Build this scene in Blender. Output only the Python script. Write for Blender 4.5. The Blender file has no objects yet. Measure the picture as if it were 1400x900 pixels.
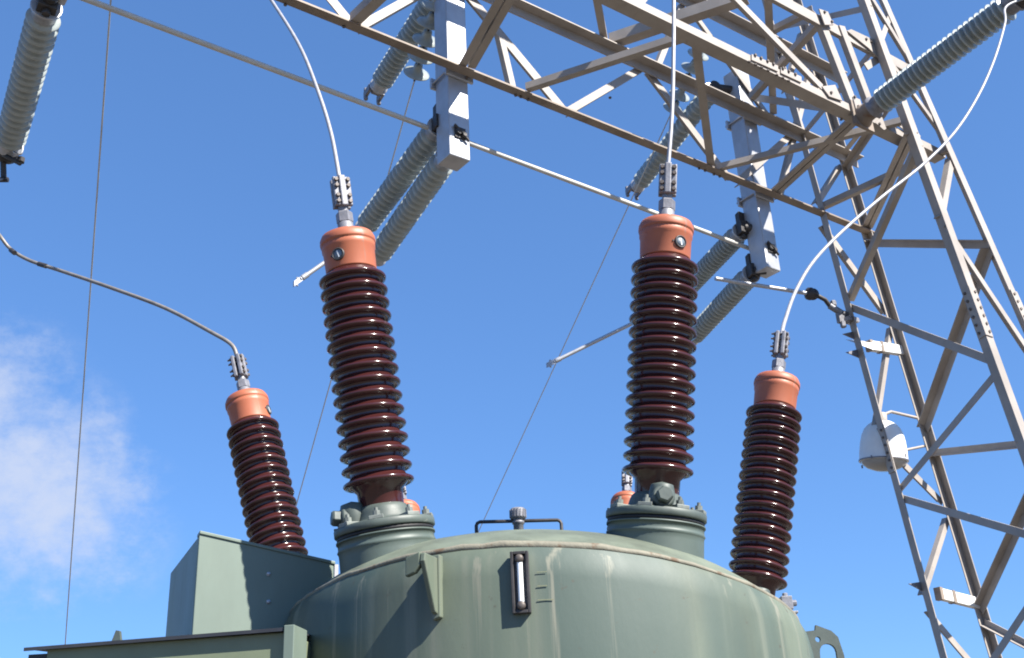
import bpy, bmesh, math, random
from mathutils import Vector as V, Matrix, Euler
random.seed(7)
S = bpy.context.scene
COL = S.collection
R = math.radians
# ------------------------------------------------------------------ camera
F = 1500.0
PITCH, ROLL = R(24.0), R(2.8)
fw = V((0, math.cos(PITCH), math.sin(PITCH)))
_up = V((0, -math.sin(PITCH), math.cos(PITCH)))
_rt = V((1, 0, 0))
rt = _rt*math.cos(ROLL) - _up*math.sin(ROLL)
up = _up*math.cos(ROLL) + _rt*math.sin(ROLL)
EYE = V((0, 0, 1.6))
cd = bpy.data.cameras.new('camera')
cam = bpy.data.objects.new('camera', cd)
COL.objects.link(cam)
cd.sensor_width = 36.0
cd.lens = F/1400*36.0
cd.clip_start = 0.05
cd.clip_end = 4000
M = Matrix((rt, up, -fw)).transposed().to_4x4()
M.translation = EYE
cam.matrix_world = M
S.camera = cam
# ------------------------------------------------------------------ light, sky, exposure
SUN_AZ, SUN_EL = R(126.0), R(44.0)          # compass style: 0 = +Y, 90 = +X
sun_dir = V((math.sin(SUN_AZ)*math.cos(SUN_EL), math.cos(SUN_AZ)*math.cos(SUN_EL), math.sin(SUN_EL)))
W = bpy.data.worlds.new('World'); S.world = W; W.use_nodes = True
nt = W.node_tree; nt.nodes.clear()
def wn(t, **k):
    n = nt.nodes.new(t)
    for a, b in k.items(): setattr(n, a, b)
    return n
wo = wn('ShaderNodeOutputWorld'); bg = wn('ShaderNodeBackground')
sky = wn('ShaderNodeTexSky', sky_type='NISHITA', sun_disc=False, sun_elevation=SUN_EL, sun_rotation=SUN_AZ)
sky.air_density = 1.0; sky.dust_density = 0.35; sky.ozone_density = 2.0; sky.altitude = 900
bg.inputs[1].default_value = 0.075
# a real cloud bank low in the sky, to the left: noise over the direction of the sky
tc = wn('ShaderNodeTexCoord')
def noise(scale, det, rough, loc=(0, 0, 0), sc=(1, 1, 1)):
    mp = wn('ShaderNodeMapping'); mp.inputs['Location'].default_value = loc; mp.inputs['Scale'].default_value = sc
    nz = wn('ShaderNodeTexNoise'); nz.inputs['Scale'].default_value = scale
    nz.inputs['Detail'].default_value = det; nz.inputs['Roughness'].default_value = rough
    nt.links.new(tc.outputs['Generated'], mp.inputs[0]); nt.links.new(mp.outputs[0], nz.inputs[0])
    return nz.outputs[0]
def math_(op, a, b=None, c=None, clamp=False):
    n = wn('ShaderNodeMath', operation=op, use_clamp=clamp)
    for i, v in enumerate((a, b, c)):
        if v is None: continue
        if isinstance(v, (int, float)): n.inputs[i].default_value = v
        else: nt.links.new(v, n.inputs[i])
    return n.outputs[0]
def pxdir(x, y): return ((x-700)*rt + (450-y)*up + F*fw)
def cloud_at(x, y, reach):
    d = pxdir(x, y).normalized()
    vm = wn('ShaderNodeVectorMath', operation='DISTANCE'); vm.inputs[1].default_value = d
    nt.links.new(tc.outputs['Generated'], vm.inputs[0])
    return math_('SUBTRACT', 1.0, math_('DIVIDE', vm.outputs['Value'], reach), clamp=True)
blob = math_('MAXIMUM', cloud_at(5, 650, .125), cloud_at(75, 700, .11))
blob = math_('MAXIMUM', blob, cloud_at(-30, 555, .10))
n1 = noise(11, 8, .64, (1.3, 2.1, .4)); n2 = noise(30, 7, .68, (3, .2, 5), (1, 1, 1.8))
nn_ = math_('ADD', math_('MULTIPLY', n1, .75), math_('MULTIPLY', n2, .35))
cov = math_('ADD', math_('MULTIPLY', blob, 1.15), math_('MULTIPLY', math_('SUBTRACT', nn_, .55), 2.7))
mr = wn('ShaderNodeMapRange', interpolation_type='SMOOTHSTEP'); nt.links.new(cov, mr.inputs[0])
mr.inputs[1].default_value = .10; mr.inputs[2].default_value = 1.25; mr.inputs[3].default_value = 0; mr.inputs[4].default_value = .85
fac = math_('MULTIPLY', mr.outputs[0], math_('MULTIPLY', blob, 4.0, clamp=True))
hs = wn('ShaderNodeMix', data_type='RGBA', blend_type='MULTIPLY'); hs.inputs['Factor'].default_value = 1; hs.inputs[7].default_value = (.70, 1.22, 2.03, 1)
gm = wn('ShaderNodeGamma'); gm.inputs[1].default_value = .58
nt.links.new(sky.outputs[0], gm.inputs[0]); nt.links.new(gm.outputs[0], hs.inputs[6])
mx = wn('ShaderNodeMix', data_type='RGBA'); nt.links.new(fac, mx.inputs['Factor'])
nt.links.new(hs.outputs[2], mx.inputs[6]); mx.inputs[7].default_value = (3.5, 3.9, 4.9, 1)
nt.links.new(mx.outputs[2], bg.inputs[0]); nt.links.new(bg.outputs[0], wo.inputs[0])
sd = bpy.data.lights.new('sun', 'SUN'); sd.energy = 5.0; sd.angle = R(.53); sd.color = (1, .95, .87)
so = bpy.data.objects.new('sun', sd); COL.objects.link(so)
so.rotation_euler = sun_dir.to_track_quat('Z', 'Y').to_euler()
S.view_settings.view_transform = 'Standard'; S.view_settings.look = 'None'
S.view_settings.exposure = 1.34; S.view_settings.gamma = 1; S.view_settings.use_curve_mapping = False
S.render.engine = 'CYCLES'
try: S.cycles.filter_width = 1.9
except Exception: pass

# ------------------------------------------------------------------ placing helpers
def ray(x, y): return pxdir(x, y)/F
def atY(x, y, Y):
    d = ray(x, y); return EYE + d*(Y/d.y)
def atZ(x, y, z):
    d = ray(x, y); return EYE + d*((z-EYE.z)/d.z)
U_ = V((.8, .6, 0)); N_ = V((.6, -.8, 0)); Z_ = V((0, 0, 1))     # along the gantry, out of its near face, up
L0 = atZ(740, 145, 7.0)
NEAR = 1.358
def onface(x, y, off=0.0):
    d = ray(x, y); return EYE + d*(((L0-EYE).dot(N_)+off)/d.dot(N_))

# ------------------------------------------------------------------ materials
KEEP = {'brown_glazed_porcelain': .95, 'white_gauge_tube': 1, 'white_lamp_housing': .95, 'grey_glazed_porcelain': 1.15, 'dull_conductor': 1, 'stranded_aluminium': .9}
def mat(name, col, rough=.5, metal=0.0, var=.0, scale=6.0, stretch=(1, 1, 1), col2=None, spec=.5, bump=0.0, coat=0.0,
        spots=None, streaks=None, drips=None, bands=None):
    K = KEEP.get(name, .80)                       # overall paint value
    sc_ = lambda c: tuple(v*K for v in c)
    col = sc_(col); col2 = sc_(col2) if col2 else None
    spots, streaks, drips, bands = [(sc_(q[0]),)+tuple(q[1:]) if q else None for q in (spots, streaks, drips, bands)]
    m = bpy.data.materials.new(name); m.use_nodes = True
    t = m.node_tree; b = t.nodes['Principled BSDF']
    b.inputs['Base Color'].default_value = (*col, 1); b.inputs['Roughness'].default_value = rough
    b.inputs['Metallic'].default_value = metal; b.inputs['Specular IOR Level'].default_value = spec
    if coat: b.inputs['Coat Weight'].default_value = coat; b.inputs['Coat Roughness'].default_value = .06
    tcn = t.nodes.new('ShaderNodeTexCoord')
    def nz(sc, st, det=6, rg=.6):
        mp = t.nodes.new('ShaderNodeMapping'); mp.inputs['Scale'].default_value = st
        n = t.nodes.new('ShaderNodeTexNoise'); n.inputs['Scale'].default_value = sc; n.inputs['Detail'].default_value = det
        n.inputs['Roughness'].default_value = rg
        t.links.new(tcn.outputs['Object'], mp.inputs[0]); t.links.new(mp.outputs[0], n.inputs[0]); return n.outputs[0]
    def ramp(src, a, b_):
        r = t.nodes.new('ShaderNodeMapRange'); r.inputs[1].default_value = a; r.inputs[2].default_value = b_; r.interpolation_type = 'SMOOTHSTEP'
        t.links.new(src, r.inputs[0]); return r.outputs[0]
    def mix(f, a, b_):
        x = t.nodes.new('ShaderNodeMix'); x.data_type = 'RGBA'
        t.links.new(f, x.inputs['Factor'])
        for i, v in ((6, a), (7, b_)):
            if isinstance(v, tuple): x.inputs[i].default_value = (*v, 1)
            else: t.links.new(v, x.inputs[i])
        return x.outputs[2]
    cur = None
    if var or col2:
        c2 = col2 or tuple(c*(1-var) for c in col)
        cur = mix(ramp(nz(scale, stretch), .35, .7), tuple(min(1, c*(1+var*.5)) for c in col), c2)
    if streaks:
        cur = mix(ramp(nz(streaks[1], streaks[2], 4, .55), streaks[3], streaks[4]), cur or tuple(col), streaks[0])
    if bands: cur = mix(ramp(nz(bands[1], bands[2], 3, .5), bands[3], bands[4]), cur or tuple(col), bands[0])
    if drips: cur = mix(ramp(nz(drips[1], drips[2], 5, .6), drips[3], drips[4]), cur or tuple(col), drips[0])
    if spots:
        cur = mix(ramp(nz(spots[1], (1, 1, 1), 5, .65), spots[2], spots[3]), cur or tuple(col), spots[0])
    if cur: t.links.new(cur, b.inputs['Base Color'])
    if var:
        rr = t.nodes.new('ShaderNodeMapRange'); rr.inputs[3].default_value = max(.05, rough-.1); rr.inputs[4].default_value = min(1, rough+.15)
        t.links.new(nz(scale*2.3, stretch), rr.inputs[0]); t.links.new(rr.outputs[0], b.inputs['Roughness'])
    if bump:
        bp = t.nodes.new('ShaderNodeBump'); bp.inputs['Strength'].default_value = bump; bp.inputs['Distance'].default_value = .01
        t.links.new(nz(scale*5, stretch), bp.inputs['Height']); t.links.new(bp.outputs[0], b.inputs['Normal'])
    return m
MT = {}
MT['tank'] = mat('weathered_green_paint', (.130, .156, .112), .55, var=.34, scale=2.6, stretch=(1, 1, .45), bump=.12,
                 streaks=((.20, .215, .16), 7.0, (2.3, 2.3, .07), .50, .72), spots=((.075, .07, .05), 18, .63, .74), bands=((.068, .102, .084), 1.5, (2.0, 2.0, .25), .40, .62), drips=((.21, .215, .165), 19, (1, 1, .024), .59, .68))
MT['dome'] = mat('chalky_green_paint', (.150, .176, .130), .6, var=.34, scale=5, bump=.05, streaks=((.21, .225, .17), 7, (1, 1, 1), .58, .75))
MT['turret'] = mat('turret_green_paint', (.098, .128, .11), .5, var=.16, scale=6, bump=.04, streaks=((.22, .25, .2), 9, (1, 1, .2), .6, .78))
MT['flange'] = mat('flange_grey_green_paint', (.088, .11, .097), .5, var=.2, scale=12, bump=.05, spots=((.26, .27, .22), 16, .62, .75))
MT['seam'] = mat('scuffed_weld', (.235, .22, .165), .7, var=.2, scale=9, bump=.3, spots=((.15, .10, .06), 16, .55, .66))
MT['box'] = mat('pale_green_sheet', (.175, .225, .185), .5, var=.12, scale=4, stretch=(1, 1, .4), bump=.03, streaks=((.21, .25, .20), 5, (1.2, 1.2, .2), .6, .75))
MT['cab'] = mat('yellow_green_sheet', (.205, .24, .15), .5, var=.10, scale=5, bump=.03)
MT['roof'] = mat('dark_roof_edge', (.035, .037, .045), .5, var=.2, scale=10)  # near-black tone for the cabinet roof, its front edge and left end
MT['rubber'] = mat('black_gasket', (.012, .012, .014), .6, var=.3)
MT['porc'] = mat('brown_glazed_porcelain', (.047, .0128, .0124), .15, var=.2, scale=5, spec=.55, spots=((.09, .055, .045), 9, .64, .82))
MT['cap'] = mat('orange_terracotta_paint', (.46, .137, .066), .48, var=.14, scale=5, bump=.03, spots=((.50, .19, .11), 7, .58, .75), bands=((.33, .085, .05), 5, (1, 1, .5), .50, .72), drips=((.36, .20, .15), 26, (1, 1, .1), .60, .72))
MT['alu'] = mat('grey_cast_aluminium', (.26, .26, .285), .5, metal=.3, var=.25, scale=25, bump=.1)
MT['galv'] = mat('silver_galvanised_steel', (.52, .53, .56), .38, metal=.45, var=.12, scale=5, bump=.03)
MT['dark'] = mat('dark_bare_metal', (.06, .055, .055), .5, metal=.3, var=.3, scale=20)
MT['bolt'] = mat('weathered_bolt', (.15, .125, .11), .5, metal=.3, var=.3, scale=40)
MT['greypaintbolt'] = mat('painted_bolt', (.20, .22, .20), .5, var=.3, scale=30)
MT['ins'] = mat('grey_glazed_porcelain', (.265, .295, .29), .2, var=.12, scale=7, spec=.6)
MT['steel'] = mat('tan_lattice_steel', (.385, .343, .305), .55, var=.16, scale=3, bump=.04, spots=((.23, .17, .13), 5, .66, .8))
MT['steeldark'] = mat('brown_lattice_steel', (.28, .225, .18), .6, var=.25, scale=3, bump=.05, spots=((.20, .10, .06), 6, .60, .75))  # darker, browner variant of the lattice steel, with rust-brown spots
MT['cable'] = mat('stranded_aluminium', (.36, .36, .38), .5, metal=.35, var=.15, scale=30)
MT['cabledark'] = mat('weathered_stranded_conductor', (.24, .22, .20), .5, metal=.3, var=.2, scale=30)
MT['wire'] = mat('dull_conductor', (.50, .49, .46), .55, var=.1)
MT['lampwhite'] = mat('white_lamp_housing', (.72, .72, .70), .4, var=.06, scale=6)
MT['gravel'] = mat('yard_gravel', (.135, .115, .092), .9, var=.4, scale=30, bump=.6)
MT['concrete'] = mat('concrete_pad', (.17, .16, .145), .85, var=.2, scale=4, bump=.2)
MT['face'] = mat('dial_face', (.20, .25, .30), .4, var=.05)
MT['white'] = mat('white_gauge_tube', (.80, .82, .82), .25, var=.05)
MT['yellow'] = mat('faded_yellow_paint', (.26, .27, .16), .6, var=.1)
gl = bpy.data.materials.new('lamp_glass'); gl.use_nodes = True
gb = gl.node_tree.nodes['Principled BSDF']; gb.inputs['Base Color'].default_value = (.30, .30, .29, 1); gb.inputs['Roughness'].default_value = .12
MT['glass'] = gl

# ------------------------------------------------------------------ mesh helpers
def bolts(parent, items, m='bolt', name='bolt'):
    for c, ax, r_, h in items:
        k = MB(); k.hexbolt(c, ax, r_, h); k.build(name, MT[m], parent)
class MB:
    """collects shapes into one mesh"""
    def __init__(s): s.v = []; s.f = []; s.m = []; s.sm = []; s.mi = 0
    def add(s, vs, fs, smooth=False):
        o = len(s.v); s.v += [tuple(v) for v in vs]
        for f in fs: s.f.append(tuple(i+o for i in f)); s.m.append(s.mi); s.sm.append(smooth)
    def box(s, c, ax, ay, az):           # half-axes
        c, ax, ay, az = V(c), V(ax), V(ay), V(az)
        P = [c+ax*i+ay*j+az*k for k in (-1, 1) for j in (-1, 1) for i in (-1, 1)]
        s.add(P, [(0, 2, 3, 1), (4, 5, 7, 6), (0, 1, 5, 4), (2, 6, 7, 3), (0, 4, 6, 2), (1, 3, 7, 5)])
    def prism(s, poly, ext):             # poly: 3D points, extruded along ext
        n = len(poly); poly = [V(p) for p in poly]; ext = V(ext)
        s.add(poly+[p+ext for p in poly], [tuple(range(n-1, -1, -1)), tuple(range(n, 2*n))] + [(i, (i+1) % n, n+(i+1) % n, n+i) for i in range(n)])
    def tube(s, pts, r, seg=10, caps=True):
        pts = [V(p) for p in pts]; n = len(pts); rs = r if isinstance(r, (list, tuple)) else [r]*n
        T = [(pts[min(i+1, n-1)]-pts[max(i-1, 0)]).normalized() for i in range(n)]
        a = T[0].orthogonal().normalized(); vs = []; 
        for i in range(n):
            a = (a - T[i]*a.dot(T[i])).normalized(); b = T[i].cross(a)
            vs += [pts[i] + (a*math.cos(2*math.pi*k/seg)+b*math.sin(2*math.pi*k/seg))*rs[i] for k in range(seg)]
        fs = [(i*seg+k, i*seg+(k+1) % seg, (i+1)*seg+(k+1) % seg, (i+1)*seg+k) for i in range(n-1) for k in range(seg)]
        s.add(vs, fs, True)
        if caps: s.add(vs[:seg], [tuple(range(seg-1, -1, -1))]); s.add(vs[-seg:], [tuple(range(seg))])
    def lathe(s, prof, o=(0, 0, 0), ax=(0, 0, 1), seg=32, smooth=True, ph=0):
        o = V(o); ax = V(ax).normalized(); a = ax.orthogonal().normalized() if abs(ax.z) < .999 else V((1, 0, 0)); b = ax.cross(a)
        vs = []; 
        for r, z in prof: vs += [o+ax*z+(a*math.cos(2*math.pi*k/seg+ph)+b*math.sin(2*math.pi*k/seg+ph))*r for k in range(seg)]
        fs = [(i*seg+k, i*seg+(k+1) % seg, (i+1)*seg+(k+1) % seg, (i+1)*seg+k) for i in range(len(prof)-1) for k in range(seg)]
        s.add(vs, fs, smooth)
        if prof[0][0] > 1e-6: s.add(vs[:seg], [tuple(range(seg-1, -1, -1))])
        if prof[-1][0] > 1e-6: s.add(vs[-seg:], [tuple(range(seg))])
    def hexbolt(s, c, ax, r, h): s.lathe([(r, 0), (r, h*.85), (r*.85, h)], c, ax, 6, False)
    def angle(s, p, q, e1, e2, w, t, w2=None):   # L-section, corner on line p-q
        p, q, e1, e2 = V(p), V(q), V(e1), V(e2); w2 = w2 or w
        pr = [e1*0, e1*w, e1*w+e2*t, e1*t+e2*t, e1*t+e2*w2, e2*w2]
        s.prism([p+o for o in pr], q-p)
    def build(s, name, mats, parent=None, bevel=0.0, seg=2, sharp=None):
        me = bpy.data.meshes.new(name); me.from_pydata(s.v, [], s.f)
        for m in (mats if isinstance(mats, (list, tuple)) else [mats]): me.materials.append(m)
        me.polygons.foreach_set('material_index', s.m); me.polygons.foreach_set('use_smooth', s.sm)
        bm = bmesh.new(); bm.from_mesh(me); bmesh.ops.recalc_face_normals(bm, faces=bm.faces); bm.to_mesh(me); bm.free()
        o = bpy.data.objects.new(name, me); COL.objects.link(o)
        if parent: o.parent = parent
        if bevel:
            b = o.modifiers.new('bevel', 'BEVEL'); b.width = bevel; b.segments = seg; b.limit_method = 'ANGLE'; b.angle_limit = R(40)
        return o
def thing(name, label, cat, loc=(0, 0, 0), group=None, rot=None):
    o = bpy.data.objects.new(name, None); COL.objects.link(o); o.location = loc; o.empty_display_size = .1
    if rot is not None: o.rotation_euler = rot
    o['label'] = label; o['category'] = cat
    if group: o['group'] = group
    return o
def tag(o, label, cat, group=None):
    o['label'] = label; o['category'] = cat
    if group: o['group'] = group
    return o
def local(root, pts): return [V(p)-V(root.location) for p in pts]
def spline(P, n=10):
    P = [V(p) for p in P]; Q = [P[0]*2-P[1]] + P + [P[-1]*2-P[-2]]; out = []
    for i in range(1, len(Q)-2):
        a, b, c, d = Q[i-1:i+3]
        for k in range(n):
            t = k/n; out.append(.5*((2*b)+(c-a)*t+(2*a-5*b+4*c-d)*t*t+(3*b-a-3*c+d)*t**3))
    return out+[P[-1]]

# ================================================================== SETTING
g = MB(); g.add([(-600, -600, 0), (600, -600, 0), (600, 1500, 0), (-600, 1500, 0)], [(0, 1, 2, 3)])
g.build('ground', MT['gravel'])['kind'] = 'structure'
g = MB(); g.box((0, 4.6, .06), (1.7, 0, 0), (0, 2.3, 0), (0, 0, .06))
g.build('concrete_pad', MT['concrete'], bevel=.015)['kind'] = 'structure'

# ================================================================== BREAKER TANK
CX, YA, YB, TR = .05, 3.65, 5.0, .84
tank = thing('breaker_tank', 'large rounded grey-green oil tank with domed top, scuffed weld line and pale streaks', 'tank', (CX, YA, 0))
def outline(rho, n=48):
    out = []
    for k in range(n+1): a = math.pi+math.pi*k/n; out.append((rho*math.cos(a), rho*math.sin(a)))
    for k in range(n+1): a = math.pi*k/n; out.append((rho*math.cos(a), (YB-YA)+rho*math.sin(a)))
    return out
def zseam(x): 
    X = x+CX; return 2.249-.045*X-.158*X*X
DH = .172
PADS = [(-.82-CX, 4.02-YA, .05, .22), (.76-CX, 3.84-YA, .10, .34), (-.42-CX, 3.2-YA, .012, .18), (.42-CX, 3.2-YA, .012, .18)]
def zdome(x, y):
    yy = 0 if 0 <= y <= YB-YA else (y if y < 0 else y-(YB-YA))
    r = min(1, math.hypot(x, yy)/TR/.965); z = zseam(x)+DH*(1-r**2.05)**.85
    w = min(1, (1-r)*9)
    for px, py, a, s in PADS: z += a*w*math.exp(-((x-px)**2+(y-py)**2)/(2*s*s*.5))
    return z
b = MB(); rings = []
NO = 98
for zz in (.75, .9, 1.2, 1.5, 1.8, -2, -1, None):
    for (x, y) in outline(TR*(.965 if zz is None else (.987 if zz == -1 else (.997 if zz == -2 else 1)))): rings.append((x, y, zz if zz and zz > 0 else zseam(x)-{None: 0, -1: .035, -2: .085}[zz]))
fs = [(i*NO+k, i*NO+(k+1) % NO, (i+1)*NO+(k+1) % NO, (i+1)*NO+k) for i in range(7) for k in range(NO)]
b.add(rings, fs, True); b.add(rings[:NO], [tuple(range(NO))])
shell = b.build('shell', MT['tank'], tank)
b = MB(); rings = []; rhos = [1, .985, .96, .92, .87, .8, .72, .63, .54, .44, .33, .22, .1, .002]
for q in rhos:
    for (x, y) in outline(TR*.965*q): rings.append((x, y, zdome(x, y) if q < 1 else zseam(x)+.001))
fs = [(i*NO+k, i*NO+(k+1) % NO, (i+1)*NO+(k+1) % NO, (i+1)*NO+k) for i in range(len(rhos)-1) for k in range(NO)]
b.add(rings, fs, True); b.build('dome', MT['dome'], tank)
b = MB()
for i in range(2):
    vs = []; o1 = outline(TR+.001)
n = NO; prof = [(-.001, -.006), (.0028, -.005), (.0048, -.001), (.0045, .003), (.001, .006), (-.004, .0075)]
vs = []
rnd = [random.uniform(-.003, .003) for _ in range(n)]
for dr, dz in prof:
    for k, (x, y) in enumerate(outline(TR*.966)):
        f_ = 1+dr*(1 if 13 < k < 35 else (.6 if 8 < k < 39 else .2))/TR; yo = 0 if y < YB-YA else YB-YA
        x, y = x*f_, yo+(y-yo)*f_
        vs.append((x, y, zseam(x)+dz*(1+.7*math.exp(-((k-24)/5)**2))+rnd[k]*(1 if dz > 0 else .6)))
b.add(vs, [(i*n+k, i*n+(k+1) % n, (i+1)*n+(k+1) % n, (i+1)*n+k) for i in range(len(prof)-1) for k in range(n)], True)
b.build('weld_seam', MT['seam'], tank)
for (x, y) in ((-.5, -.4), (.5, -.4), (-.5, 1.75), (.5, 1.75)):
    b = MB(); b.box((x, y, .44), (.06, 0, 0), (0, .06, 0), (0, 0, .32)); b.box((x, y, .132), (.12, 0, 0), (0, .12, 0), (0, 0, .012))
    b.build('support_leg', MT['flange'], tank, bevel=.006)
# dome top: lifting handle and vent
hz = atY(709, 722, YA)-V(tank.location)
b = MB(); hl, hr = atY(651, 714, YA)-V(tank.location), atY(767, 711, YA)-V(tank.location)
pts = [hl+V((0, 0, -.14)), hl+V((0, 0, -.012)), hl+V((.004, 0, -.004)), hl+V((.012, 0, 0)), hr+V((-.012, 0, 0)), hr+V((-.004, 0, -.004)), hr+V((0, 0, -.012)), hr+V((0, 0, -.14))]
b.tube(pts, .006, 8); b.build('lifting_handle', MT['dark'], tank)
b = MB(); b.lathe([(.017, -.12), (.017, .012), (.021, .014), (.021, .022), (.017, .024), (.017, .030), (.025, .031), (.027, .034), (.027, .062), (.022, .067), (.0, .067)], hz, Z_, 20)
for k in range(16):
    a = 2*math.pi*k/16; b.box(hz+V((math.cos(a)*.0275, math.sin(a)*.0275, .048)), V((math.cos(a), math.sin(a), 0))*.0015, V((-math.sin(a), math.cos(a), 0))*.003, (0, 0, .013))
b.build('vent_cap', MT['alu'], tank)
def shellpt(x, y):                       # the point of the tank shell under a direction
    d = ray(x, y); ex, ey = EYE.x-CX, EYE.y-YA
    A = d.x**2+d.y**2; B = 2*(d.x*ex+d.y*ey); Cc = ex*ex+ey*ey-TR*TR
    return EYE+d*((-B-math.sqrt(B*B-4*A*Cc))/2/A)
def shellframe(x, y):
    p = shellpt(x, y)-V(tank.location); nrm = V((p.x, p.y, 0)).normalized(); tan = V((-nrm.y, nrm.x, 0)); return p, nrm, tan
# oil level gauge
p, n_, t_ = shellframe(712, 797)
b = MB(); hw, hh = .0235, .078
b.box(p+n_*.005-t_*(hw-.004), t_*.004, n_*.011, Z_*hh); b.box(p+n_*.005+t_*(hw-.004), t_*.004, n_*.011, Z_*hh)
b.box(p+n_*.005+Z_*(hh-.004), t_*(hw-.008), n_*.011, Z_*.004); b.box(p+n_*.005-Z_*(hh-.004), t_*(hw-.008), n_*.011, Z_*.004)
b.box(p+n_*.001, t_*(hw-.008), n_*.005, Z_*(hh-.008))
gg = b.build('oil_level_gauge', MT['dark'], tank, bevel=.0015)
b = MB(); b.tube([p+n_*.011-Z_*.050, p+n_*.011+Z_*.050], .0075, 12); b.build('gauge_tube', MT['white'], gg)
for s in (-1, 1):
    b = MB(); b.lathe([(.011, 0), (.011, .014), (.007, .018), (0, .018)], p+n_*.004+Z_*s*.059, n_, 12); b.build('gauge_fitting', MT['bolt'], gg)
for (x0, y0, x1, y1) in ((734, 782, 747, 782), (735, 801, 748, 801), (736, 820, 756, 820)):
    a_, n2_, t2_ = shellframe((x0+x1)/2, (y0+y1)/2); b = MB(); ln = (x1-x0)/1500*3.0/2
    b.box(a_+n2_*.0004, t2_*ln, n2_*.0008, Z_*.0007); b.build('level_mark', MT['yellow'], tank)
# lifting lug on the front left
p, n_, t_ = shellframe(592, 800)
b = MB()
b.prism([p+t_*.006+Z_*.066+n_*-.01, p+t_*.006+Z_*.066+n_*.088, p+t_*.006+Z_*.045+n_*.092, p+t_*.006-Z_*.075+n_*.03, p+t_*.006-Z_*.085+n_*-.01], t_*.014)
b.prism([p-t_*.036+Z_*.058+n_*.070, p+t_*.005+Z_*.070+n_*.070, p+t_*.005+Z_*.035+n_*.070, p-t_*.010+Z_*.018+n_*.070, p-t_*.036+Z_*.010+n_*.070], n_*.02)
b.prism([p-t_*.004+Z_*.068-n_*.01, p+t_*.026+Z_*.074-n_*.01, p+t_*.026-Z_*.086-n_*.01, p+t_*.004+Z_*-.092-n_*.01], n_*.026)
b.build('lifting_lug', MT['tank'], tank, bevel=.003)
# flat lug with a hole on the right
o = atY(1104, 866, 3.58)-V(tank.location)
def arc(cx, cz, r, a0, a1, k): return [(cx+r*math.cos(R(a0+(a1-a0)*i/k)), cz+r*math.sin(R(a0+(a1-a0)*i/k))) for i in range(k+1)]
outer = [(-.06, .0), (.022, .006), (.026, .022), (.072, .002), (.090, -.018), (.100, -.075), (.096, -.16), (.076, -.16)] + arc(.052, -.062, .026, 0, 180, 8) + [(.02, -.13), (-.06, -.14)]
bm = bmesh.new(); vsx = [bm.verts.new(o+V((x, 0, z))) for x, z in outer]; f = bm.faces.new(vsx)
me = bpy.data.meshes.new('side_lug'); bm.to_mesh(me); bm.free(); lug = bpy.data.objects.new('side_lug', me); COL.objects.link(lug); lug.parent = tank
sm = lug.modifiers.new('thick', 'SOLIDIFY'); sm.thickness = .016; me.materials.append(MT['flange'])
cut = MB(); cut.lathe([(.0085, -.05), (.0085, .05)], o+V((.026, 0, -.022)), (0, 1, 0), 16); 
hole = cut.build('cutter', MT['dark']); 
bo = lug.modifiers.new('hole', 'BOOLEAN'); bo.object = hole; bo.operation = 'DIFFERENCE'; bo.solver = 'EXACT'
hole.parent = tank
dg = bpy.context.evaluated_depsgraph_get(); me2 = bpy.data.meshes.new_from_object(lug.evaluated_get(dg)); lug.modifiers.clear(); lug.data = me2
bpy.data.objects.remove(hole)
# small valve on the right shoulder
o = atY(1074, 826, 3.72)-V(tank.location)
b = MB(); b.box(o, (.018, 0, 0), (0, .03, 0), (0, 0, .022)); b.lathe([(.013, 0), (.013, .05)], o+V((-.005, 0, -.06)), Z_, 12); b.hexbolt(o+V((.0, -.01, .022)), Z_, .010, .012); b.hexbolt(o+V((.018, -.01, 0)), (1, 0, 0), .011, .016); b.box(o+V((.022, 0, -.03)), (.012, 0, 0), (0, .02, 0), (0, 0, .004))
b.build('drain_valve', MT['alu'], tank, bevel=.002)

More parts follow.
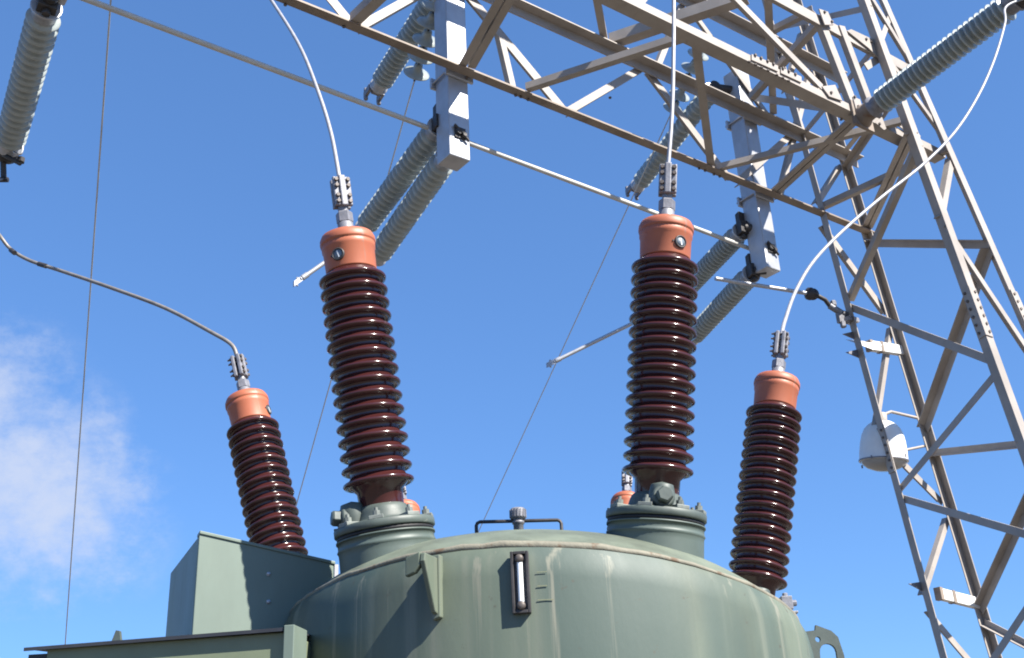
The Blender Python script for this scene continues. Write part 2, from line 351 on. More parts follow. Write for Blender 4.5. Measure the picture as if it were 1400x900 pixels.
# ================================================================== BUSHINGS (each stands on a turret of the tank)
LB = .98
def make_sheds():
    prof = [(.068, .06), (.070, .116)]
    z0, dz, rc, rs = .144, .0448, .0855, .1095
    for i in range(16):
        z = z0+dz*i
        prof += [(rc, z-.0125), (rc+.003, z-.0075), (rc+.006, z-.0070), (rs-.0135, z-.0090), (rs-.0105, z-.0100)]
        for k in range(7):
            a = -100+k*200/6; prof.append((rs-.0100+.0100*math.cos(R(a)), z-.0018+.0084*math.sin(R(a))))
        prof += [(rs-.0135, z+.0076), (rc+.005, z+.0135), (rc+.002, z+.0170), (rc, z+.021)]
    prof += [(.068, .834), (.060, .844), (.060, .87)]
    return prof
def proto_bushing():
    root = thing('bushing', 'proto', 'bushing')
    b = MB(); b.lathe(make_sheds(), seg=56); b.build('porcelain', MT['porc'], root)
    b = MB(); b.lathe([(.050, .772), (.0815, .772), (.0825, .776), (.0845, .845), (.0875, .850), (.0880, .866), (.0865, .868), (.0905, .870), (.0915, .876), (.0905, .888), (.084, .902), (.070, .909), (.045, .9115), (0, .912)], seg=48); b.build('cap', MT['cap'], root)
    b = MB(); b.lathe([(.026, .905), (.026, .950), (.0235, .952), (.0235, .956)], seg=20); b.lathe([(.028, .953), (.028, .985), (.024, .990)], seg=6, smooth=False); b.lathe([(.017, .985), (.017, 1.04)], seg=16)
    b.build('terminal_stud', MT['alu'], root)
    b = MB()
    for s in (-1, 1):
        b.box((0, s*.013, 1.062), (.030, 0, 0), (0, .008, 0), (0, 0, .053))
        b.box((0, s*.017, 1.062), (.011, 0, 0), (0, .012, 0), (0, 0, .056))
    cl = b.build('terminal_clamp', MT['alu'], root, bevel=.004)
    for x in (-.020, .020):
        for z in (1.022, 1.044, 1.080, 1.102):
            b = MB(); b.hexbolt((x, -.021, z), (0, -1, 0), .0075, .009); b.tube([(x, -.021, z), (x, .038, z)], .004, 8); b.hexbolt((x, .021, z), (0, 1, 0), .0075, .008)
            b.build('bolt', MT['bolt'], cl)
    for c in root.children:
        if c.name.split('.')[0] in ('cap', 'terminal_stud', 'terminal_clamp'): c.location.z = .07
    # mounting flange
    b = MB(); b.lathe([(.0, -.0105), (.150, -.0105), (.153, -.0075), (.153, .010), (.149, .014), (.12, .016), (.094, .020), (.088, .030), (.084, .046), (.080, .058), (.075, .066), (.069, .070)], seg=48); fl = b.build('mounting_flange', MT['flange'], root)
    for k in range(8):
        a = 2*math.pi*(k+.5)/8; c = V((math.cos(a)*.130, math.sin(a)*.130, .012)); d = V((math.cos(a), math.sin(a), 0))
        b = MB(); b.prism([c+d*.02+V((-d.y, d.x, 0))*.022, c+d*.02-V((-d.y, d.x, 0))*.022, c-d*.035-V((-d.y, d.x, 0))*.016, c-d*.035+V((-d.y, d.x, 0))*.016], (0, 0, .012))
        b.lathe([(.012, .010), (.012, .026)], c, Z_, 6, False); b.lathe([(.006, .02), (.006, .036)], c, Z_, 8)
        b.build('bolt', MT['greypaintbolt'], fl, bevel=.002)
    b = MB(); b.lathe([(.035, .02), (.040, .06), (.034, .085), (.0, .095)], (0, -.092, .0), Z_, 16); b.lathe([(.034, 0), (.034, .030), (.029, .034)], (0, -.098, .042), (0, -1, .15), 24); b.lathe([(.026, 0), (.026, .022), (.021, .028)], (0, -.130, .046), (0, -1, .15), 6, False)
    b.build('oil_plug', MT['flange'], fl, bevel=.002)
    return root
def proto_gauge():
    rt_ = MB(); rt_.lathe([(.024, -.004), (.024, .006), (.019, .008)], (0, -.083, .812), (0, -1, 0), 24); return rt_
PB = proto_bushing()
GR = MB(); GR.lathe([(.0215, -.006), (.0215, .005), (.0175, .007), (.0175, .003)], (0, -.0825, .812), (0, -1, 0), 24)
GR.lathe([(.003, 0), (.003, .004)], (-.026, -.078, .812), (0, -1, 0), 8)
GD = MB(); GD.lathe([(.0176, 0), (.0176, .0012), (.0, .0014)], (0, -.0855, .812), (0, -1, 0), 24)
GN = MB(); GN.box((0.001, -.0874, .812), (.0018, 0, .0006), (0, .0004, 0), (-.0028, 0, .0115))
def copy_tree(o, parent=None):
    c = o.copy(); COL.objects.link(c); c.parent = parent
    for ch in list(o.children): copy_tree(ch, c)
    return c
def kids(o, name): return [c for c in o.children if c.name.split('.')[0] == name]
def place_bushing(first, B, T, label, group, gauge=None, plug=0, clamp=0, scale=None):
    root = PB if first else copy_tree(PB)
    ax = (T-B); s = scale or ax.length/LB; ax.normalize()
    y = (V((0, 1, 0))-ax*ax.y).normalized(); x = y.cross(ax)
    m = Matrix((x, y, ax)).transposed()
    root.rotation_euler = m.to_euler(); root.location = B; root.scale = (s, s, s)
    root['label'] = label; root['group'] = group
    for c in root.children:
        k = c.name.split('.')[0]
        if k == 'mounting_flange': c.rotation_euler.z = R(plug)
        if k in ('terminal_clamp',): c.rotation_euler.z = R(clamp)
    return root, x, y, ax, s
def add_gauge(root, deg):
    r = GR.build('level_gauge', MT['dark'], root); r.rotation_euler.z = R(deg); r.location.z = .07
    GD.build('dial', MT['face'], r); GN.build('needle', MT['white'], r)
def add_turret(root_xyz, ax, s, depth, name='turret'):
    b = MB(); B = root_xyz-V(tank.location); o = B
    b.lathe([(.151*s, -depth), (.146*s, -.075*s), (.146*s, -.062*s), (.1475*s, -.058*s), (.150*s, -.054*s), (.1475*s, -.049*s), (.146*s, -.045*s), (.146*s, -.028*s), (.150*s, -.030*s), (.150*s, -.024*s), (.136*s, -.0235*s)], o, ax, 48)
    t = b.build(name, MT['turret'], tank)
    b = MB(); b.lathe([(.12*s, -.0236*s), (.1465*s, -.0236*s), (.1465*s, -.0112*s), (.12*s, -.0112*s)], o, ax, 48); b.build('gasket', MT['rubber'], t)
    return t
G1 = 'brown porcelain bushings standing on the tank'
BS = {}
spec = [('fl', atY(526, 724, 3.2), atY(474, 321, 3.1), 'tall brown bushing with orange cap on left front turret, dial turned left', -19, -70, 24),
        ('fr', atY(897, 708, 3.2), atY(911, 304, 3.1), 'tall brown bushing with orange cap on right front turret, cable rising straight up', 29, 4, -4),
        ('ol', atY(400, 840, 4.0), atY(336, 543, 4.1), 'smaller leftmost brown bushing rising behind the tall green sheet box', 82, 0, 78),
        ('or', atY(1030, 846, 4.1), atY(1063, 517, 4.15), 'smaller rightmost brown bushing leaning out behind the dome, no dial showing', None, 0, 70),
        ('rl', V((-.5, 5.45, 2.28)), atY(551, 694, 5.8), 'bushing mostly hidden behind left front turret, only rounded orange cap edge showing', None, 0, 0),
        ('rr', V((.47, 5.45, 2.28)), atY(857, 682, 5.8), 'bushing mostly hidden behind right front turret, orange cap and grey stud showing', None, 0, 0)]
gauges = []
for i, (k, B, T, lab, gd, pg, cl) in enumerate(spec):
    root, x, y, ax, s = place_bushing(i == 0, B, T, lab, G1, gd, pg, cl)
    BS[k] = (B, x, y, ax, s, root)
    gauges.append((root, gd))
    add_turret(B, ax, s, .30 if k in ('fl', 'fr') else .32)
for root, gd in gauges:
    if gd is not None: add_gauge(root, gd)
def clamp_top(k):
    B, x, y, ax, s, r = BS[k]; return B+ax*1.125*s, B+ax*1.19*s

# ================================================================== SHEET BOX BESIDE THE TANK
FL, FR = atY(272, 730, 3.28), atY(457, 772, 3.45)
fd = (V((FR.x-FL.x, FR.y-FL.y, 0))).normalized(); bd = V((-.43, .90, 0)).normalized()
box = thing('mechanism_housing', 'tall pale green sheet metal box at the left of the tank, its left face dark', 'cabinet', (FL.x, FL.y, 0))
fl_ = V((0, 0, 0)); mid = fd*.30; bl = bd*.55
b = MB(); zb = 1.0
b.add([fl_+Z_*zb, mid+Z_*zb, mid+bl+Z_*zb, bl+Z_*zb, fl_+Z_*(FL.z-.004), mid+Z_*(FL.z-.059), mid+bl+Z_*(FL.z-.059), bl+Z_*(FL.z-.004)], [(0, 3, 2, 1), (4, 5, 6, 7), (0, 1, 5, 4), (1, 2, 6, 5), (2, 3, 7, 6), (3, 0, 4, 7)])
b.build('body', MT['box'], box, bevel=.006)
fn = V((fd.y, -fd.x, 0))
b = MB(); slope = (FR.z-FL.z)
ln = V((FR.x-FL.x, FR.y-FL.y, 0)).length
zt = lambda q: FL.z-.002+slope*q/ln
b.prism([fn*.003+Z_*zb, fd*(ln-.004)+fn*.003+Z_*zb, fd*(ln-.004)+fn*.003+Z_*zt(ln-.004), fn*.003+Z_*zt(0)], fn*.008)
fp = b.build('front_panel', MT['box'], box, bevel=.002)
b = MB(); b.box(fd*ln/2+Z_*(zt(ln/2)+.004)+fn*-.012, (fd*ln/2+Z_*slope*.5), fn*.028, Z_*.005); b.build('top_cover', MT['box'], box, bevel=.002)
b = MB(); b.box(fd*(ln+.004)+Z_*(zt(ln)-.03)+fn*.004, fd*.006, fn*.01, Z_*.03); b.build('edge_strip', MT['galv'], box)
for (x_, y_) in ((367, 785), (367, 823)):
    b = MB()
    d = ray(x_, y_); q = FL+fn*.011; pp = EYE+d*((q-EYE).dot(fn)/d.dot(fn)); b.lathe([(.007, 0), (.006, .005), (0, .006)], pp-V(box.location), fn, 10); b.build('screw', MT['galv'], fp)

# ================================================================== LOW CONTROL CABINET
CL_, CR_ = V((-1.345, 3.0, 2.074)), V((-.60, 2.9, 2.079))
cab = thing('control_cabinet', 'low yellowish green cabinet with dark edged roof at the bottom left corner', 'cabinet', (CL_.x, CL_.y, 0))
cdr = V((CR_.x-CL_.x, CR_.y-CL_.y, 0)); cl = cdr.length; cdr.normalize(); cn = V((cdr.y, -cdr.x, 0))
b = MB(); b.prism([cdr*.055-cn*.02+Z_*.9, cdr*(cl-.03)-cn*.02+Z_*.9, cdr*(cl-.03)-cn*.42+Z_*.9, cdr*.055-cn*.42+Z_*.9], Z_*(2.070-.9)); b.build('body', MT['cab'], cab, bevel=.004)
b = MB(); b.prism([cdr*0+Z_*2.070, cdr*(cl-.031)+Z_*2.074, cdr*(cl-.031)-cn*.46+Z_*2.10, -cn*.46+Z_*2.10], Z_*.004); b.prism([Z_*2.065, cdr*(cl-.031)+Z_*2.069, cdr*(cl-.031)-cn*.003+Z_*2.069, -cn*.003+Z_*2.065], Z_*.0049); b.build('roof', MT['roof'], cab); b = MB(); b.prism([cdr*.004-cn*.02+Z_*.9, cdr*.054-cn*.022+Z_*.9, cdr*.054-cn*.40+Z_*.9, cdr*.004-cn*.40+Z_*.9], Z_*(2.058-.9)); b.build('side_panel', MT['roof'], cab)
b = MB(); b.prism([cdr*(cl-.028)+cn*.004+Z_*.9, cdr*cl+cn*.004+Z_*.9, cdr*cl-cn*.1+Z_*.9, cdr*(cl-.028)-cn*.1+Z_*.9], Z_*(2.083-.9)); b.build('corner_strip', MT['box'], cab, bevel=.002)
b = MB(); q = cdr*.235-cn*.05+Z_*2.075; b.prism([q-cdr*.016, q+cdr*.014, q+cdr*.006+Z_*.034, q-cdr*.004+Z_*.036], -cn*.012); b.build('roof_tab', MT['flange'], cab)
for s in (.12, cl-.12):
    b = MB(); b.box(cdr*s-cn*.22+Z_*.45, cdr*.03, cn*.12, Z_*.45); b.build('leg', MT['flange'], cab)

# ================================================================== LATTICE TOWER
T1 = 7.0
PA, PBt, PC, PD = atZ(1122, 298, T1), atZ(1186, 323, T1), atZ(1243, 168, T1), atZ(1303, 205, T1)
eac = (PC-PA).normalized(); eab = (PBt-PA).normalized()
LEG = {}
for k, P, sa, sb in (('A', PA, -1, -1), ('B', PBt, -1, 1), ('C', PC, 1, -1), ('D', PD, 1, 1)):
    x2, y2 = {'A': (1285, 900), 'B': (1361, 900), 'C': (1400, 602), 'D': (1400, 425)}[k]
    nr = (P-EYE).cross(ray(x2, y2)); side = eac*.03*sa
    LEG[k] = (P, side+V(((nr.z-side.dot(nr))/nr.x, 0, 0))-Z_, sa, sb)
def legz(k, z): P, d, a, b_ = LEG[k]; return P+d*(T1-z)
def project(P):
    v = P-EYE; w = v.dot(fw); return 700+F*v.dot(rt)/w, 450-F*v.dot(up)/w
def legy(k, y):
    lo, hi = -2.0, 13.0
    for _ in range(40):
        m = (lo+hi)/2
        if project(legz(k, m))[1] > y: lo = m
        else: hi = m
    return legz(k, lo)
def pt(e):
    k = e[0]
    if k in 'ABCD': return legy(k, e[1])
    if k == 'f': return onface(e[1], e[2], 0)
    if k == 'n': return onface(e[1], e[2], NEAR)
    if k == 'b': return atZ(e[1], e[2], 7.0)
    if k == 't': return atZ(e[1], e[2], 7.95)
    if k == 'x': return onface(e[1], e[2], e[3])
tower = thing('lattice_tower', 'tapering tan steel lattice tower of four legs on the right', 'tower', (3.65, 9.2, 0))
to = V(tower.location)
nAC = eac.cross(Z_).normalized();  nAC = nAC if nAC.dot(eab) < 0 else -nAC      # out of face A-C (towards camera left)
nCD = N_; 
for k in 'ABCD':
    P, d, sa, sb = LEG[k]; b = MB()
    b.angle(legz(k, -.1)-to, legz(k, 11.0)-to, eac*-sa, eab*-sb, .10, .012)
    lg = b.build('leg', MT['steel'], tower)
    b = MB(); zz = {'A': 4.55, 'B': 4.75, 'C': 5.15, 'D': 5.3}[k]; e1, e2 = eac*-sa, eab*-sb
    b.angle(legz(k, zz-.22)-to-e1*.010-e2*.010, legz(k, zz+.22)-to-e1*.010-e2*.010, e1, e2, .102, .009)
    sp = b.build('splice_plate', MT['steel'], lg)
    bolts(lg, [(legz(k, zz-.18+i*.072)-to+e*.06-f_*.010, -f_, .013, .013) for i in range(6) for e, f_ in ((e1, e2), (e2, e1))])
    b = MB(); b.box(V((legz(k, .1).x, legz(k, .1).y, .1))-to, (.3, 0, 0), (0, .3, 0), (0, 0, .15)); b.build('footing', MT['concrete'], tower, bevel=.02)
_i = [0]
def member(parent, e0, e1_, face, w, kind='angle', name='brace', m='steel', flip=1, ext=0.0):
    """one steel member; face = outward normal of the panel it lies in"""
    p, q = pt(e0), pt(e1_); o = V(parent.location); d = (q-p).normalized(); ext = ext or -.045; p = p-d*ext; q = q+d*ext
    f = V(face); f = (f-d*f.dot(d)).normalized(); s = d.cross(f)*flip; _i[0] += 1
    off = -.016-.0021*(_i[0] % 6)
    p = p+f*off-o; q = q+f*off-o; b = MB(); w *= .82
    if kind == 'angle': b.angle(p-s*w/2, q-s*w/2, s, -f, w, .009)
    elif kind == 'double':
        b.angle(p+s*.008, q+s*.008, s, -f, w/2-.008, .010, w*.5); b.angle(p-s*.008, q-s*.008, -s, -f, w/2-.008, .010, w*.5)
    elif kind == 'post': b.angle(p-s*w/2, q-s*w/2, s, -f, w, .010, w*.6)
    elif kind == 'flat': b.box((p+q)/2, (q-p)/2, s*w/2, f*.006)
    r = b.build(name, MT[m], parent); return r
DN = V((0, 0, -1)); nBD = -nAC; nAB = -N_
tw = [(('A', 291), ('D', 207), DN, .075, 'angle', 1), (('C', 182), ('B', 318), DN, .145, 'double', 1), (('C', 190), ('A', 414), nAC, .075, 'angle', 1),
      (('A', 300), ('B', 434), N_, .10, 'angle', 1), (('B', 222), ('A', 282), N_, .075, 'angle', -1), (('B', 333), ('D', 335), nBD, .095, 'angle', -1),
      (('A', 418), ('C', 497), nAC, .085, 'angle', -1), (('D', 336), ('B', 592), nBD, .105, 'angle', 1), (('C', 503), ('A', 673), nAC, .075, 'angle', -1),
      (('B', 620), ('D', 600), nBD, .085, 'angle', 1), (('A', 597), ('B', 692), N_, .085, 'angle', 1), (('B', 442), ('A', 588), N_, .06, 'angle', -1),
      (('A', 680), ('C', 746), nAC, .08, 'angle', -1), (('B', 703), ('A', 822), N_, .065, 'angle', -1), (('D', 574), ('B', 840), nBD, .095, 'angle', 1),
      (('C', 750), ('A', 975), nAC, .075, 'angle', -1), (('B', 848), ('D', 1007), nBD, .075, 'angle', 1), (('A', 830), ('B', 965), N_, .08, 'angle', 1),
      (('C', 300), ('D', 540), N_, .075, 'angle', 1), (('D', 212), ('C', 300), N_, .075, 'angle', -1), (('D', 548), ('C', 608), N_, .07, 'angle', -1), (('C', 612), ('D', 900), N_, .07, 'angle', 1),
      (('A', 1000), ('C', 1060), nAC, .08, 'angle', 1), (('B', 1010), ('A', 1160), N_, .07, 'angle', 1),
      (('A', 40), ('C', 10), nAC, .07, 'angle', 1), (('C', 62), ('D', 18), N_, .07, 'angle', -1), (('B', 40), ('A', 130), N_, .065, 'angle', -1),
      (('D', 95), ('B', 235), nBD, .085, 'angle', 1), (('C', 55), ('D', 180), N_, .06, 'angle', 1), (('C', -60), ('D', 90), N_, .065, 'angle', 1), (('A', 187), ('C', 54), nAC, .07, 'angle', 1), (('B', 214), ('D', 92), nBD, .07, 'angle', 1)]
for e0, e1_, fc, w, kd, fp_ in tw: member(tower, e0, e1_, fc, w, kd, flip=fp_, ext=-.065 if {e0[0], e1_[0]} == {'A', 'B'} else 0.0)

# ================================================================== GANTRY BEAM
beam = thing('gantry_beam', 'tan steel box truss beam crossing overhead into the tower', 'truss beam', (.33, 7.6, 7.0))
bo_ = V(beam.location)
def chord(z, off, s0, P_end, e1, e2, w, m='steel', w2=None):
    p = L0+N_*off+U_*s0; p.z = z; q = p+U_*((P_end-p).dot(U_)+.06)
    b = MB(); b.angle(p-bo_, q-bo_, e1, e2, w, .012, w2); return b.build('chord', MT[m], beam)
chord(7.0, 0, -7.5, PBt, N_, Z_, .085, 'steeldark')  # far lower chord: shade of its underside put into the browner colour
chord(7.95, 0, -7.5, PBt, N_, -Z_, .10)
chord(9.055, 0, -7.5, PBt, N_, -Z_, .11)
chord(7.0, NEAR, -7.0, PD, -N_, Z_, .12, 'steel', .075)
chord(7.95, NEAR, -7.0, PD, -N_, -Z_, .11)
chord(9.055, NEAR, -7.0, PD, -N_, -Z_, .11)
for zz, P in ((7.0, 0), (7.95, 0)):
    pass
bmem = [(('b', 636, 100), ('b', 722, -52), DN, .17, 'double', 1), (('b', 714, 130), ('b', 950, 54), DN, .075, 'angle', 1), (('b', 951, 56), ('b', 973, 234), DN, .085, 'angle', -1),
        (('b', 975, 237), ('b', 1240, 170), DN, .07, 'angle', 1), (('b', 1054, 272), ('b', 1180, 157), DN, .15, 'double', 1),
        (('f', 685, 36), ('f', 706, 126), N_, .07, 'angle', -1), (('f', 632, -22), ('f', 776, 152), N_, .11, 'angle', 1), (('f', 776, 152), ('f', 885, 88), N_, .08, 'angle', -1), (('f', 885, 90), ('f', 1005, 248), N_, .10, 'angle', 1),
        (('f', 1008, 250), ('f', 1086, 181), N_, .085, 'angle', -1), (('f', 444, -16), ('f', 489, 39), N_, .10, 'angle', 1), (('f', 489, 37), ('f', 612, -32), N_, .08, 'angle', -1),
        (('t', 814, -8), ('t', 828, 67), DN, .08, 'angle', 1), (('t', 830, 68), ('t', 1030, 2), DN, .13, 'angle', 1), (('t', 1026, 143), ('t', 1128, 30), DN, .08, 'angle', 1), (('t', 1058, 162), ('t', 1049, -30), DN, .085, 'angle', -1),
        (('f', 1032, 141), ('n', 1170, 163), DN, .085, 'angle', 1), (('f', 1068, 275), ('f', 1112, 92), N_, .07, 'angle', 1), (('n', 1002, -12), ('n', 1132, 122), N_, .085, 'angle', 1),
        (('n', 870, 12), ('n', 905, -34), N_, .08, 'angle', -1), (('f', 900, 96), ('f', 938, 0), N_, .07, 'angle', 1), (('f', 940, 2), ('f', 1058, 164), N_, .075, 'angle', 1), (('f', 1062, 60), ('f', 1103, 185), N_, .07, 'angle', -1),
        (('b', 480, 40), ('b', 636, -108), DN, .10, 'angle', 1), (('b', 370, 0), ('b', 640, -96), DN, .075, 'angle', 1), (('t', 1050, 52), ('t', 1120, 16), DN, .07, 'angle', 1),
        (('x', 1122, 12, NEAR+.02), ('x', 1179, 158, NEAR+.02), N_, .115, 'post', -1), (('x', 1151, 28, NEAR+.03), ('x', 1196, 148, NEAR+.03), N_, .105, 'post', -1),
        (('n', 1183, 92), ('n', 1215, 72), N_, .085, 'flat', 1)]
for e0, e1_, fc, w, kd, fp_ in bmem: member(beam, e0, e1_, fc, w, kd, flip=fp_)
def gusset(poly, off, holes, th=.012, parent=beam):
    o = V(parent.location); P = [onface(x, y, off)-o for x, y in poly]; b = MB(); b.prism(P, -N_*th)
    g_ = b.build('gusset_plate', MT['steel'], parent, bevel=.002)
    if holes:
        bolts(g_, [(onface(x, y, off)-o, N_, .014, .014) for x, y in holes])
gusset([(1221, 166), (1244, 160), (1259, 187), (1250, 188)], NEAR+.018, [(1228, 170), (1236, 174), (1243, 178), (1246, 166), (1249, 173), (1252, 182)], parent=tower)
gusset([(1158, 42), (1164, 40), (1196, 55), (1216, 76), (1213, 82), (1202, 80), (1188, 66)], NEAR+.018, [(1184, 54), (1191, 58), (1198, 62), (1207, 66), (1204, 76), (1210, 78), (1213, 72)], parent=tower)
gusset([(1197, 168), (1206, 160), (1212, 176), (1209, 178)], NEAR+.030, [(1202, 170)])
gusset([(1124, 118), (1142, 116), (1152, 138), (1134, 132)], NEAR+.018, [(1136, 127)])
gusset([(1120, 12), (1132, 16), (1140, 34), (1128, 34)], NEAR+.034, [(1127, 17), (1137, 30)])
gusset([(1166, 132), (1176, 136), (1180, 150), (1172, 154)], NEAR+.034, [(1168, 133), (1173, 146)])
gusset([(1028, 74), (1064, 90), (1064, 98), (1028, 82)], NEAR+.014, [(1032, 76), (1040, 80), (1049, 84), (1057, 88)])
gusset([(1068, 92), (1096, 105), (1096, 113), (1068, 100)], NEAR+.014, [(1070, 94), (1078, 98), (1087, 102)])
bolts(beam, [(atZ(x_, y_, 6.995)-bo_, DN, .013, .012) for x_, y_ in ((1024, 84), (1033, 88), (1041, 92), (1050, 96), (1062, 102), (1070, 106), (1078, 110), (956, 230), (964, 233), (976, 238), (984, 241), (705, 130), (712, 132), (722, 136), (638, 106), (390, 6), (470, 36), (834, 133), (1150, 163))])

# ================================================================== DISCONNECT SWITCHES on the far face of the beam
def ins_profile(Ln, N, rs, rc, cap):
    p = [(0, 0), (rc*1.08, 0), (rc*1.08, cap), (rc, cap)]
    dz = (Ln-2*cap)/N
    for i in range(N):
        z = cap+dz*(i+.5); p += [(rc, z-dz*.40), (rs*.82, z-dz*.22), (rs*.96, z-dz*.14), (rs, z-dz*.06), (rs, z+dz*.06), (rs*.96, z+dz*.13), (rs*.80, z+dz*.20), (rc, z+dz*.38)]
    return p+[(rc, Ln-cap)]
def insulator(parent, P, Q, rs, N, name='insulator', capm='galv'):
    o = V(parent.location); P, Q = P-o, Q-o; d = Q-P; Ln = d.length; cap = .07
    b = MB(); b.lathe(ins_profile(Ln, N, rs, rs*.57, cap)[3:], P, d, 32); r = b.build(name, MT['ins'], parent)
    b = MB(); b.lathe([(rs*.9, -.02), (rs*.9, .0), (rs*.72, .005), (rs*.72, cap+.004)], P, d, 24); b.build('end_fitting', MT[capm], r); b = MB(); b.lathe([(rs*.72, Ln-cap-.004), (rs*.72, Ln-.008), (rs*.85, Ln-.006), (rs*.85, Ln+.012)], P, d, 24)
    b.build('end_fitting', MT[capm], r); return r
GS = 'disconnect switches hung on the far side of the gantry'
def fork(parent, Q, d, m='alu'):
    """clamp jaws at an insulator tip"""
    o = V(parent.location); Q = Q-o; d = d.normalized(); s = U_; h = Z_; b = MB()
    b.box(Q+d*.05, d*.05, s*.045, h*.03)
    for k in (-1, 1):
        b.box(Q+d*.12+s*k*.07, d*.07, s*.016, h*.035); b.hexbolt(Q+d*.16+s*k*.07+h*-.035, -h, .022, .03); b.hexbolt(Q+d*.16+s*k*.07+h*.035, h, .022, .03)
        b.tube([Q+d*.06+s*k*.03, Q+d*.1+s*k*.07], .02, 8)
    b.build('terminal_clamp', MT[m], parent, bevel=.004)
def switch(label, post_px, ztop, zbot, bases, tips, upper, blade, group=GS, rs=.104):
    c = onface(post_px[0], post_px[1], -.145); c.z = 0
    sw = thing('disconnect_switch', label, 'switch', (c.x, c.y, zbot), group); o = V(sw.location)
    b = MB(); b.box(V((0, 0, (ztop-zbot)/2)), U_*.095, N_*.095, Z_*(ztop-zbot)/2); post = b.build('base_beam', MT['galv'], sw, bevel=.01)
    for zz in (7.02, 7.92, 8.9):
        if zz > ztop: continue
        b = MB(); b.box(V((0, 0, zz-zbot))+N_*.11, U_*.13, N_*.012, Z_*.045); b.box(V((0, 0, zz-zbot))-N_*.11, U_*.13, N_*.012, Z_*.05)
        for k in (-1, 1): b.tube([V((0, 0, zz-zbot))+U_*k*.11-N_*.14, V((0, 0, zz-zbot))+U_*k*.11+N_*.135], .010, 8)
        b.build('mounting_bracket', MT['galv'], sw, bevel=.004)
    b = MB(); q = V((0, 0, .22))+N_*.096
    b.box(q, U_*.05, N_*.012, Z_*.05); b.hexbolt(q+N_*.012-U_*.02, N_, .03, .02); b.hexbolt(q+N_*.012+U_*.025-Z_*.02, N_, .022, .03); b.tube([q+N_*.02-U_*.06+Z_*.05, q+N_*.03, q+N_*.02+U_*.07-Z_*.06], .012, 8)
    b.build('latch_fitting', MT['dark'], sw, bevel=.002)
    for P, Q in zip(bases, tips):
        ins = insulator(sw, P, Q, rs, 20); d = (Q-P).normalized()
        b = MB(); b.box(P-o-d*.05, U_*.06, d*.05, Z_*.06); b.lathe([(.06, 0), (.06, .09)], P-o-d*.05-Z_*.02, Z_, 16); b.box(P-o-d*.03+Z_*.12, U_*.04, d*.035, Z_*.07); b.hexbolt(P-o-d*.05-Z_*.06, DN, .03, .03); b.tube([P-o-d*.08, V((0, 0, P.z-zbot))], .045, 10)
        b.build('pivot_bearing', MT['dark'], sw, bevel=.006)
    if upper:
        P, Q = upper; insulator(sw, P, Q, rs, 20); fork(sw, Q, Q-P)
        b = MB(); d = (Q-P).normalized(); b.tube([P-o-d*.1, P-o], .06, 12); b.tube([P-o-d*.06, V((0, 0, P.z-zbot))], .045, 10); b.build('pivot_bearing', MT['dark'], sw)
    if blade:
        P, Q = blade; b = MB(); d = (Q-P).normalized(); b.tube([P-o, Q-o], .020, 12); b.box(P-o-d*.03, d*.05, N_*.012, Z_*.028); b.hexbolt(P-o-d*.04-Z_*.028, DN, .011, .014); b.hexbolt(P-o-d*.04+Z_*.028, Z_, .011, .014); b.tube([P-o+d*.02, P-o+d*.08], .026, 10)
        b.box(Q-o, d*.06, N_*.03, Z_*.03); b.build('switch_blade', MT['galv'], sw)
    return sw
def tip(x, y, B, dz=-.1): return atZ(x, y, B.z+dz)
b1, b2, b3 = onface(598, 176, -.3), onface(610, 216, -.3), onface(600, -12, -.3)
t1, t2, t3 = tip(498, 312, b1), tip(516, 352, b2), tip(518, 118, b3)
switch('silver switch post hung above the left front bushing, lowest part gleaming white', (620, 215), 8.75, 6.25, [b1, b2], [t1, t2], (b3, t3), (atY(411, 382, t1.y-.15), t1+V((.0, .05, -.04))))
c1, c2, c3 = onface(1012, 318, -.3), onface(1026, 376, -.3), onface(972, 125, -.3)
s1, s2, s3 = tip(932, 402, c1), tip(945, 463, c2), tip(872, 254, c3)
switch('blue-grey switch post nearest the tower with paired insulators below', (1048, 372), 8.52, 6.22, [c1, c2], [s1, s2], (c3, s3), (atY(757, 495, s1.y-.1), s1+V((0, .05, -.04))))
a1 = onface(63, 12, -.3); a2 = tip(12, 200, a1)
sw1 = switch('switch insulator cut off by the top left corner, white edged', (74, -18), 8.75, 6.50, [a1], [a2], None, None, rs=.108)
o = V(sw1.location); b = MB(); d = (a2-a1).normalized()
b.lathe([(.06, 0), (.06, .06), (.085, .07), (.085, .12), (.05, .13)], a2-o, d, 20); b.tube([a2-o+d*.1, atY(4, 214, a2.y+.1)-o, atY(5, 244, a2.y+.1)-o], .022, 10)
b.tube([atY(2, 210, a2.y)-o, atY(28, 224, a2.y)-o], .018, 8); b.hexbolt(atY(28, 222, a2.y)-o, Z_, .03, .04); b.tube([atY(0, 246, a2.y+.1)-o, atY(11, 246, a2.y+.1)-o], .02, 8); b.build('terminal_clamp', MT['dark'], sw1)
b = MB(); b.tube(spline([atY(26, 182, a2.y-.05)-o, atY(31, 196, a2.y-.05)-o, atY(29, 210, a2.y-.05)-o, atY(20, 209, a2.y-.05)-o, atY(18, 200, a2.y-.05)-o], 5), .009, 8); b.build('corona_loop', MT['galv'], sw1)

# interphase pipe linking the three switches
p0 = onface(-160, -106, -.31); p1 = onface(1030, 345, -.31); p0.z = 6.70; p1.z = 6.56
b = MB(); b.tube([p0, p1], .021, 12); 
tag(b.build('operating_pipe', MT['wire']), 'long thin straight grey pipe slanting under the gantry from upper left', 'pipe')
